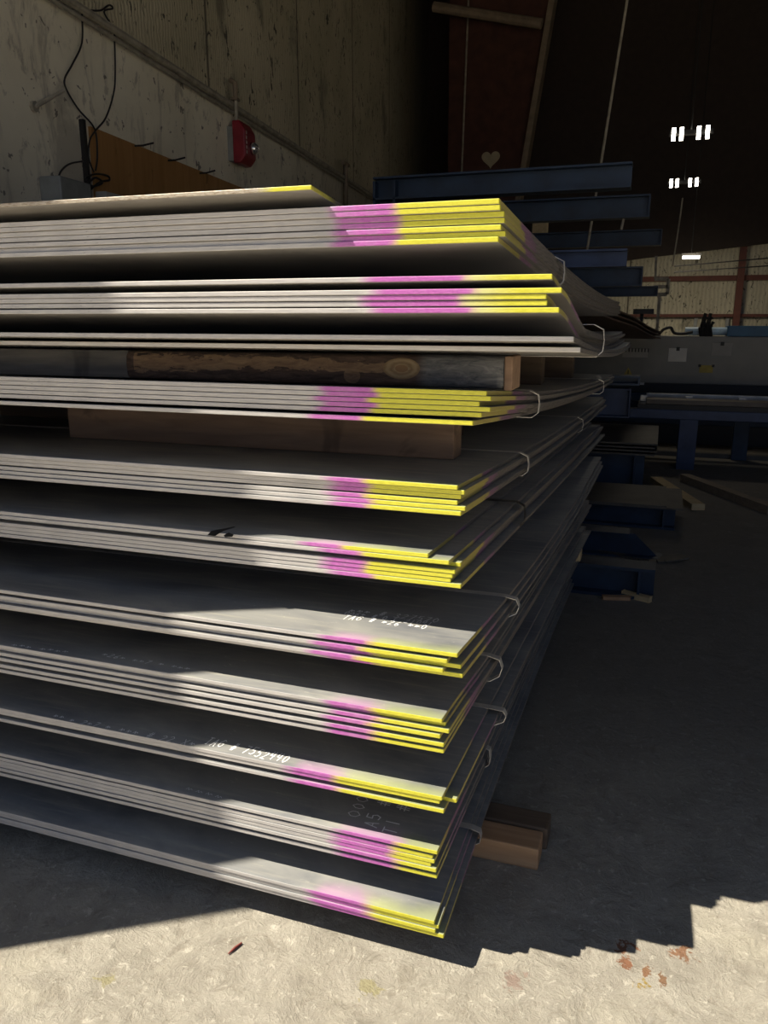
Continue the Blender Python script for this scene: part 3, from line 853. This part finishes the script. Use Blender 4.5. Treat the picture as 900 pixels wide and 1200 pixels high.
write(8, 0, 'TAG # 7552440', (239, 871.5), (336, 895.5), .034, M['chalk'], .003)
write(8, 0, '~~ ~ 2~7 ~', (60, 841), (128, 856), .022, M['chalk_faint'])
write(8, 0, '~~~ # 22 X~', (138, 857), (228, 876), .026, M['chalk'], .0018)
write(6, 0, '~~~ # 327570', (408, 714), (515, 727), .035, M['chalk_faint'], .0025)
write(6, 0, '006~ # 0 C 21041', (402, 718), (507, 731), .03, M['chalk_faint'], .0025)
write(6, 0, 'TAG # ~26 ~~0', (401, 724), (500, 737), .034, M['chalk'], .0025)
write(9, 0, 'TI #2', (463, 978), (486, 935), .035, M['chalk_faint'], .003)
write(9, 0, 'A5 #0', (441, 970), (463, 930), .035, M['chalk_faint'], .003)
write(9, 0, 'O0O4', (421, 958), (440, 925), .032, M['chalk_faint'], .0022)
write(7, 0, '~~~ ~~~~', (12, 759), (80, 768), .02, M['chalk_faint'])
write(7, 0, '~26~ ~~7 ~ ~~~', (118, 770), (222, 788), .02, M['chalk_faint'])
write(9, 0, '~~~~', (216, 926), (262, 938), .02, M['chalk_faint'], .0015)
def smear():
    o, xc, Yf, zf, k = INFO[5]['objs'][-1]
    zt = zf(Yf) + T
    for poly in ([(243, 628), (248, 622), (262, 619), (274, 616), (276, 617), (262, 622), (252, 629)], [(262, 628), (268, 624), (274, 627), (272, 630), (264, 630.5)]):
        bm = bmesh.new(); vs = []
        for p in poly:
            q = onz(p[0], p[1], zt); q.z = zf(q.y) + T + .0007
            vs.append(bm.verts.new(q - o.location))
        fcs = bm.faces.new(vs)
        if fcs.normal.z < 0: fcs.normal_flip()
        me = bpy.data.meshes.new('black_mark'); bm.to_mesh(me); bm.free(); me.materials.append(M['smear'])
        c = bpy.data.objects.new('black_mark', me); COL.objects.link(c); c.parent = o; c['label'] = 'black paint smear on the plate'
smear()

# ------------------------------------------------------------------ blue racks and beams behind
def bm_ibeam_x(bm, x0, x1, Y, z0, z1, d=.14, tf=.014, tw=.012):
    bm_box(bm, (x0, Y, z0), (x1, Y + d, z0 + tf)); bm_box(bm, (x0, Y, z1 - tf), (x1, Y + d, z1))
    bm_box(bm, (x0, Y + d / 2 - tw / 2, z0 + tf), (x1, Y + d / 2 + tw / 2, z1 - tf))
def rack(Y, levels, lab):
    xl = -2.02
    t = thing('cantilever_rack', (xl, Y, 0), lab, 'rack', 'blue cantilever racks behind the plate stack')
    def f(bm):
        bm_box(bm, (xl - .16, Y, .02), (xl - .14, Y + .2, levels[0][2] - .03)); bm_box(bm, (xl + .0, Y, .02), (xl + .02, Y + .2, levels[0][2] - .03))
        bm_box(bm, (xl - .14, Y + .09, .02), (xl, Y + .11, levels[0][2] - .03)); bm_box(bm, (xl - .25, Y - .05, 0), (xl + .1, Y + .25, .02))
    mk('post', f, M['blue'], t)
    for (x1, z0, z1, m, capr) in levels:
        def f(bm):
            bm_ibeam_x(bm, xl + .021 if z1 < levels[0][2] - .02 else xl - .16, x1, Y, z0, z1, .16)
        a = mk('arm', f, M[m], t)
        def g(bm):
            bm_box(bm, (x1 + .0005, Y, z0), (x1 + .012, Y + .16, z1))
        if capr: mk('end_plate', g, M[m], t)
def lv(px, y0, y1, Y, m='blue', cap=True):
    a = at(px, y0, Y); b = at(px, y1, Y); return (a.x, b.z, a.z, m, cap)
rack(6.0, [lv(741, 189, 219, 6.0, 'blue', False), lv(735, 291, 312, 6.0, 'blue_hi', False), lv(748, 441, 452, 6.0)], 'nearest blue cantilever rack with I-beam arms behind the stack')
rack(7.7, [lv(761, 227, 254, 7.7), lv(752, 312, 335, 7.7), lv(738, 456, 490, 7.7, 'blue_hi')], 'middle blue cantilever rack behind the stack')
rack(10.4, [lv(775, 268, 287, 10.4), lv(770, 335, 347, 10.4)], 'farthest blue cantilever rack behind the stack')

# rusty sagging plates on the rack beyond the top bundle
def f(bm):
    pts = [(700, 352, 5.3), (722, 362, 6.0), (745, 372, 7.2), (762, 383, 8.6), (775, 389, 10.2)]
    for kx in range(3):
        P = []
        for x, y, Y in pts:
            p = at(x, y, Y); P.append(p - Vector((0, 0, kx * .035)))
        P = smooth_path(P, 4)
        tops = [(bm.verts.new(p), bm.verts.new(p - Vector((1.3, 0, 0)))) for p in P]
        bots = [(bm.verts.new(p - Vector((0, 0, .012))), bm.verts.new(p - Vector((1.3, 0, .012)))) for p in P]
        for i in range(len(P) - 1):
            bm.faces.new((tops[i][0], tops[i + 1][0], tops[i + 1][1], tops[i][1])); bm.faces.new((bots[i][0], bots[i][1], bots[i + 1][1], bots[i + 1][0]))
            bm.faces.new((tops[i][0], bots[i][0], bots[i + 1][0], tops[i + 1][0])); bm.faces.new((tops[i][1], tops[i + 1][1], bots[i + 1][1], bots[i][1]))
        for i in (0, -1): bm.faces.new((tops[i][0], tops[i][1], bots[i][1], bots[i][0]))
tag(mk('plate_pack', f, simple('dark_rust', (.13, .085, .06), .6, .2, .4, 12)), 'dark rusty sagging steel plates on the rack beyond the top bundle', 'steel plates')
# hanging rods between arms
def f(bm):
    a, b = at(719, 100, 9.2), at(692, 268, 9.2); d = (b - a) / (b.z - a.z)
    bm_tube(bm, [a + d * (CEIL - a.z), a + d * (.0 - a.z)], .014, 6)
tag(mk('steel_rod', f, M['rail']), 'long thin pale rod running from the roof down behind the rack arms', 'rod')
def f(bm):
    a = at(731, 254, 7.78); b = at(728, 269, 7.78); bm_tube(bm, [(a.x, 7.78, RACKZ2), b], .012, 6)
RACKZ2 = at(761, 254, 7.7).z
tag(mk('steel_rod', f, M['rail']), 'short pale rod hanging under the second blue rack arm', 'rod')
def f(bm):
    z = at(775, 268, 10.4).z; x = at(632, 266, 10.4).x; bm_box(bm, (x - .09, 10.42, z), (x + .09, 10.55, z + .13), .004)
tag(mk('wood_block', f, M['lumber_y']), 'small pale wood block sitting on the third blue rack arm', 'wood block')

# steel beams lying on the floor right behind the stack
def floor_beam(px, ybot, ytop, xl, lab, mat='blue', Yoff=0):
    p = onz(px, ybot, 0); zt = at(px, ytop, p.y).z
    t = thing('floor_beam', (p.x - .8, p.y, 0), lab, 'steel beam', 'blue steel beams across the floor behind the stack')
    mk('beam', lambda bm: bm_ibeam_x(bm, xl, p.x, p.y, 0, zt, .16, .018, .014), M[mat], t)
    mk('stiffener', lambda bm: bm_box(bm, (p.x - .09, p.y + .004, .019), (p.x - .075, p.y + .07, zt - .019)), M[mat], t)
    return p, zt
pA, zA_ = floor_beam(765, 705, 668, -1.9, 'nearest blue I-beam lying across the floor behind the stack')
def f(bm):   # tapered cantilever foot
    p = onz(745, 652, 0); Y = p.y; xr = p.x; z = at(700, 622, Y).z
    poly = [(-1.9, Y, 0), (onz(772, 655, 0).x, Y, 0), (xr - .02, Y, z), (-1.9, Y, z)]
    bm_prism(bm, poly, (0, .02, 0)); bm_box(bm, (-1.9, Y - .06, 0), (onz(775, 655, 0).x, Y + .09, .014)); bm_box(bm, (-1.9, Y - .06, z), (xr - .05, Y + .09, z + .012))
tag(mk('tapered_beam', f, M['blue']), 'blue steel beam with a sloping tapered end behind the nearest I-beam', 'steel beam')
def f(bm):
    Y = onz(800, 657, 0).y
    P = [onz(700, 645, 0) + Vector((0, 0, .02)), onz(760, 657, 0) + Vector((0, 0, .006)), onz(802, 657, 0) + Vector((0, 0, .03))]
    P = smooth_path(P, 6)
    for a, b in zip(P, P[1:]): bm_beam(bm, a, b, .10, .008)
tag(mk('bent_strip', f, M['drust']), 'thin bent steel strip lying on the floor by the tapered beam', 'steel strip')
pC, zC = floor_beam(790, 622, 596, -1.9, 'third blue I-beam on the floor carrying grey steel plates')
def f(bm):
    for i in range(2): bm_box(bm, (-1.8, pC.y - .05, zC + .001 + i * .013), (pC.x + .05 - .12 * i, pC.y + .7, zC + .012 + i * .013))
tag(mk('plate_pack', f, M['drust']), 'flat brown steel plates lying on the third floor beam', 'steel plates')
pD, zD = floor_beam(752, 580, 533, -1.9, 'farthest blue I-beam on the floor under a stack of thin plates', 'blue')
def f(bm):
    for i in range(4): bm_box(bm, (-1.8, pD.y - .05 + .01 * i, zD + .001 + i * .03), (pD.x + .08 + .02 * (i % 2), pD.y + 1.3, zD + .015 + i * .03))
tag(mk('plate_pack', f, M['drust']), 'stack of thin grey steel plates on the farthest floor beam', 'steel plates')
# gusset block leaning near
def f(bm):
    Y = 5.9
    bm_prism(bm, [at(700, 628, Y), at(728, 618, Y), at(733, 548 + 2, Y), at(700, 570, Y)], (0, .05, 0))
# loose wood on the floor
def plank(a, b, w, h, mat, lab, lift=0.0):
    p, q = onz(*a, 0), onz(*b, 0)
    p.z = q.z = h / 2 + .001
    q.z += lift
    return tag(mk('wood_plank', lambda bm: bm_beam(bm, p, q, w, h, bev=.004), mat), lab, 'plank')
M['bar_wood'] = mat_wood('grey_brown_plank', (.22, .17, .12), (.34, .27, .19))
M['plank'] = mat_wood('loose_plank', (.46, .34, .17), (.62, .48, .27))
plank((768, 565), (818, 598), .10, .05, M['plank'], 'pale splintered plank on the dark floor beside the blue beams')
plank((802, 564), (905, 603), .09, .07, M['bar_wood'], 'long grey brown plank on the floor at the far right')
plank((706, 702), (738, 703), .03, .02, M['lumber'], 'small wood stick at the foot of the nearest blue I-beam', 0)
plank((730, 698), (762, 706), .035, .03, M['plank'], 'short wood offcut lying against the nearest blue I-beam')
def f(bm):
    p = onz(275, 1113, 0); bm_tube(bm, [p + Vector((-.006, -.02, .004)), p + Vector((.0, 0, .005)), p + Vector((.008, .022, .004))], [.002, .0035, .0025], 6)
tag(mk('twig', f, simple('red_twig', (.22, .05, .04), .6)), 'tiny dark red twig on the sunlit concrete floor', 'twig')

# ------------------------------------------------------------------ machine, table and far clutter
MY = 10.5
def mz(x, y, Y=MY): return at(x, y, Y)
t = thing('shear_machine', (1.2, MY, 0), 'long grey and blue sheet metal shear machine across the far hall', 'machine')
xl = mz(700, 420).x - .3; xr = xl + 6.5
zt, zb = mz(800, 394).z, mz(800, 450).z
mk('upper_beam', lambda bm: bm_box(bm, (xl, MY, zb), (xr, MY + .35, zt), .01), M['mach'], t)
mk('slot_filler', lambda bm: bm_box(bm, (xl + .1, MY + .03, mz(800, 461).z), (xr - .1, MY + .3, zb - .002)), M['black'], t)  # black filler standing in for the dark slot under the beam
mk('blade', lambda bm: bm_box(bm, (xl + .6, MY - .02, mz(800, 452).z), (mz(745, 452).x + .1, MY - .002, mz(800, 449.5).z)), M['steel'], t)
mk('lower_bed', lambda bm: bm_box(bm, (xl, MY + .05, .25), (xr, MY + .6, mz(800, 462).z), .01), M['blue'], t)
mk('foot_rail', lambda bm: bm_box(bm, (xl, MY + .1, 0), (xr, MY + .5, .249)), M['black'], t)
mk('side_frame', lambda bm: bm_box(bm, (xl - .06, MY - .3, 0), (xl - .002, MY + .7, zt + .1), .01), M['blue'], t)
for nm, (x0, y0, x1, y1), m, lab in (('notice_sheet', (784, 408, 804, 424), 'paper', 'white notice sheet with a bright lower strip on the machine'),
                            ('notice_sheet', (835, 402, 857, 417), 'paper_dull', 'dull grey notice sheet right of the white one on the machine'),
                            ('warning_label', (820, 428, 835, 437), 'yellow_sign', 'small orange yellow notice between the two sheets on the machine'),
                            ('rule_plate', (730, 409, 759, 419), 'paper_dull', 'pale scale plate with teeth marks on the left of the machine')):
    a, b = mz(x0, y0, MY - .01), mz(x1, y1, MY - .01)
    th = thing(nm, (a.x, MY - .01, b.z), lab, 'sign')
    mk('sheet', lambda bm: bm_box(bm, (a.x, MY - .008, b.z), (b.x, MY - .002, a.z)), M[m], th)
    if nm == 'notice_sheet':
        mk('magnet', lambda bm: bm_box(bm, ((a.x + b.x) / 2 - .02, MY - .02, a.z - .03), ((a.x + b.x) / 2 + .02, MY - .0085, a.z + .015)), M['ink'], th)
    if nm == 'warning_label':
        for xx in (a.x, b.x): mk('magnet', lambda bm: bm_box(bm, (xx - .015, MY - .02, a.z - .02), (xx + .015, MY - .0085, a.z + .01)), M['ink'], th)
    if nm == 'rule_plate':
        for i in range(8): mk('tick_mark', lambda bm: bm_box(bm, (a.x + .03 + i * .038, MY - .011, a.z - .035), (a.x + .045 + i * .038, MY - .0085, a.z + .01)), M['ink'], th)
def f(bm):
    c = mz(736, 437, MY - .01)
    bm_prism(bm, [c + Vector((-.06, 0, -.04)), c + Vector((.06, 0, -.04)), c + Vector((0, 0, .07))], (0, .004, 0))
t3 = mk('warning_triangle', f, M['yellow_sign']); tag(t3, 'small yellow warning triangle low on the left of the machine', 'sign')
def f(bm):
    c = mz(736, 437, MY - .013); bm_box(bm, c + Vector((-.006, -.002, -.012)), c + Vector((.006, 0, .035))); bm_box(bm, c + Vector((-.006, -.002, -.028)), c + Vector((.006, 0, -.019)))
mk('exclamation_mark', f, M['ink'], t3)
# blue box on the machine at the right
def f(bm): a, b = mz(853, 382), mz(900, 395); bm_box(bm, (a.x, MY - .02, zt + .001), (a.x + 2.5, MY + .3, a.z), .01)
tag(mk('blue_cabinet', f, simple('teal_blue_metal', (.03, .12, .22), .5)), 'teal blue metal cabinet on top of the machine at the right', 'cabinet')
t = thing('work_light', mz(818, 394), 'white tube with a black bundled cable on top of the machine', 'tool')
mk('tube', lambda bm: bm_tube(bm, [(mz(803, 388).x, MY + .1, zt + .06), (mz(853, 388).x, MY + .1, zt + .06)], .05, 10), simple('pale_blue_tube', (.45, .60, .72), .4), t)
def f(bm):
    for i in range(7):
        x = mz(822 + i * 2, 388).x; bm_tube(bm, [(x, MY + .02, zt + .002), (x - .02, MY + .0, zt + .1 + .04 * (i % 3)), (x + .01, MY + .02, zt + .17 + .05 * ((i * 2) % 3))], .022, 6)
mk('cable_bundle', f, M['black'], t)
def f(bm):
    bm_tube(bm, smooth_path([mz(772, 392), mz(778, 386), mz(786, 384), mz(790, 390), mz(800, 391), mz(812, 389)], 5), .02, 6)
tag(mk('hose', f, M['black'], smooth=True), 'black hose curling along the top left of the machine', 'hose')

# table in front of the machine
TY = 8.72
t = thing('work_table', (at(805, 550, TY).x, TY, 0), 'blue steel work table with pale bars on top in front of the machine', 'table')
x0 = at(735, 485, TY).x; x1 = x0 + 4.6; zt = at(805, 481, TY).z; zb = at(805, 492, TY).z
mk('front_beam', lambda bm: bm_box(bm, (x0, TY, zb), (x1, TY + .14, zt), .006), M['blue_hi'], t)
mk('rear_beam', lambda bm: bm_box(bm, (x0, TY + .8, zb), (x1, TY + .9, zt), .006), M['blue'], t)
for px in (805,):
    x = at(px, 520, TY).x
    mk('leg', lambda bm: bm_box(bm, (x - .09, TY + .005, 0), (x + .09, TY + .13, zb - .001), .005), M['blue_hi'], t)
x = at(868, 515, TY + .8).x
mk('leg', lambda bm: bm_box(bm, (x - .08, TY + .805, 0), (x + .08, TY + .895, zb - .001), .005), M['blue'], t)
mk('leg', lambda bm: bm_box(bm, (x1 - .3, TY + .005, 0), (x1 - .12, TY + .13, zb - .001), .005), M['blue'], t)
zr = at(805, 475.5, TY).z
mk('top_rail', lambda bm: bm_box(bm, (x0 + .1, TY + .02, zt + .001), (x1 - .1, TY + .75, zr)), M['black'], t)
M['bar'] = simple('brown_bar_stock', (.15, .125, .10), .6, .2)
for i, (w0, dz_, Yq, mm) in enumerate(((.22, .05, TY + .06, 'bar'), (.1, .035, TY + .34, 'bar'), (.05, .07, TY + .55, 'steel'))):
    xa = at(757, 470, Yq).x
    tag(mk('stock_bar', lambda bm: bm_box(bm, (xa, Yq, zr + .001), (x1 - .15, Yq + w0, zr + dz_), .003), M[mm]), ('broad brown bar at the front of the blue work table', 'narrower brown bar in the middle of the blue work table', 'thin shiny bar at the back of the blue work table')[i], 'bar', 'long bars on the blue work table')
for i, px in enumerate((754, 807, 869)):
    p = at(px, 463, TY + .35)
    tag(mk('shiny_clamp', lambda bm: bm_box(bm, (p.x - .03, TY + .29, zr + .001), (p.x + .04, TY + .335, zr + .07), .006), M['steel']), 'small bright metal clamp on the work table, %s of three' % ('left', 'middle', 'right')[i], 'clamp', 'bright clamps on the work table')
# low rails on the floor beyond the table
tag(mk('floor_rail', lambda bm: bm_box(bm, (at(762, 541, 9.6).x, 9.6, 0), (4.5, 9.7, .05)), M['drust']), 'thin dark steel rail along the floor under the work table', 'rail')

# conveyor / shelf bits left of the far wall
def f(bm):
    a, b = at(767, 327, 14), at(782, 345, 14)
    for (p, q) in (((a.x, a.z), (b.x, a.z)), ((b.x, a.z), (b.x, b.z)), ((b.x, b.z), (a.x, b.z)), ((a.x - 0, (a.z + b.z) / 2), (b.x, (a.z + b.z) / 2))):
        bm_beam(bm, (p[0], 14, p[1]), (q[0], 14, q[1]), .06, .06, Vector((0, 1, 0)))
    bm_beam(bm, (a.x + .1, 14, 0), (a.x + .1, 14, b.z), .05, .05, Vector((0, 1, 0)))
    bm_beam(bm, (at(770, 300, 14).x, 14, a.z), (at(769, 300, 14).x, 14, at(769, 300, 14).z), .04, .04, Vector((0, 1, 0)))
tag(mk('metal_stand', f, M['rail']), 'pale metal frame on a post beside the far beige wall', 'frame')
def f(bm): bm_box(bm, (at(742, 365, 13).x, 13, at(742, 368, 13).z), (at(766, 365, 13).x, 13.5, at(742, 362, 13).z)); bm_box(bm, (at(750, 365, 13).x, 13.2, 0), (at(754, 365, 13).x, 13.3, at(742, 368, 13).z))
tag(mk('dark_ledge', f, M['black']), 'dark ledge with shiny top left of the far wall', 'shelf')
for i, (a, b) in enumerate((((790, 312), (900, 299)), ((790, 319), (900, 308)))):
    def f(bm):
        p, q = at(*a, 15.5), at(*b, 15.5); q = q + (q - p); bm_tube(bm, [p, (p + q) / 2 - Vector((0, 0, .05)), q], .012, 6)
    tag(mk('overhead_wire', f, M['black']), '%s dark wire stretched before the far beige wall' % ('upper', 'lower')[i], 'wire')

# lamps
def highbay(cx, cy, wpx, hpx, Y, lab):
    c = at(cx, cy, Y); s = abs(at(cx + 10, cy, Y).x - c.x) / 10
    t = thing('hanging_lamp', (c.x, Y, c.z), lab, 'lamp', 'hanging warehouse lamps')
    w = wpx * s; h = hpx * s
    # tilted panels
    def f(bm):
        bm_beam(bm, (c.x - w / 2 - .02, Y + .06, c.z + h * .1), (c.x + w / 2 + .02, Y + .06, c.z + h * .1), h * .5, .05)
        bm_tube(bm, [(c.x, Y + .06, c.z + h * .2), (c.x, Y + .06, CEIL - .01)], .01, 6)
    mk('housing', f, M['black'], t)
    for off in (-.43, -.235, .185, .40):
        x = c.x + off * w
        mk('lamp_panel', lambda bm: bm_beam(bm, (x, Y - .0, c.z - h * .38), (x, Y + .02, c.z + h * .38), w * .095, .02, Vector((0, 1, 0))), M['lamp'], t)
    ld = bpy.data.lights.new('lamp_glow', 'SPOT'); ld.energy = 42; ld.spot_size = math.radians(150); ld.spot_blend = 1; ld.color = (1, .9, .72); ld.shadow_soft_size = .3
    lo = bpy.data.objects.new('lamp_glow', ld); COL.objects.link(lo); lo.parent = t; lo.location = (0, -.1, -.25)
highbay(810, 156, 48, 20, 11.0, 'nearer hanging warehouse lamp with four bright panels, the upper one')
highbay(802, 214, 36, 13, 14.5, 'farther hanging warehouse lamp with four bright panels, the lower one')
c = at(810, 301, 15); 
t = thing('strip_lamp', (c.x, 15, c.z), 'small single strip lamp glowing in front of the far beige wall', 'lamp')
mk('tube', lambda bm: bm_box(bm, (c.x - .14, 15, c.z - .03), (c.x + .14, 15.08, c.z + .02), .01), M['lamp_dim'], t)
def f(bm):
    bm_box(bm, (c.x - .16, 15.0, c.z + .021), (c.x + .16, 15.1, c.z + .06)); bm_tube(bm, [(c.x, 15.05, c.z + .06), (c.x, 15.05, CEIL - .01)], .008, 6)
mk('housing', f, M['black'], t)
ld = bpy.data.lights.new('strip_glow', 'SPOT'); ld.energy = 110; ld.spot_size = math.radians(165); ld.spot_blend = 1; ld.color = (1, .88, .66); ld.shadow_soft_size = .3
lo = bpy.data.objects.new('strip_glow', ld); COL.objects.link(lo); lo.parent = t; lo.location = (0, -.2, -.1)
lo.rotation_euler = (math.radians(35), 0, 0)
# drop cord by the lamps
def f(bm):
    bm_tube(bm, smooth_path([at(800, 232, 13), at(796, 262, 13), at(790, 300, 13), at(788, 312, 13)], 4), .012, 6)
tag(mk('drop_cord', f, M['rail']), 'thin cord hanging below the lower warehouse lamp', 'cord')

# ------------------------------------------------------------------ light
sd = bpy.data.lights.new('sun', 'SUN'); sd.energy = 10.5; sd.angle = math.radians(.53); sd.color = (1, .91, .76)
s = bpy.data.objects.new('sun', sd); COL.objects.link(s)
d = Vector((.69, .31, -1)).normalized()
s.rotation_euler = d.to_track_quat('-Z', 'Y').to_euler(); s.location = (-4, -3, 8)
w = bpy.data.worlds.new('sky'); C.world = w; w.use_nodes = True
bg = w.node_tree.nodes['Background']; bg.inputs[0].default_value = (.52, .65, .95, 1); bg.inputs[1].default_value = .40
# doorway portal helps the daylight sample cleanly
pd = bpy.data.lights.new('door_portal', 'AREA'); pd.shape = 'RECTANGLE'; pd.size = 11.8; pd.size_y = HEAD; pd.cycles.is_portal = True
po = bpy.data.objects.new('door_portal', pd); COL.objects.link(po); po.location = (2.6, FRONT - .25, HEAD / 2); po.rotation_euler = (math.pi / 2, 0, 0)
# the portal emits toward +Y (into the hall)

vs = C.view_settings
C.display_settings.display_device = 'sRGB'
vs.view_transform = 'Standard'; vs.look = 'None'; vs.exposure = 0; vs.gamma = 1; vs.use_curve_mapping = False
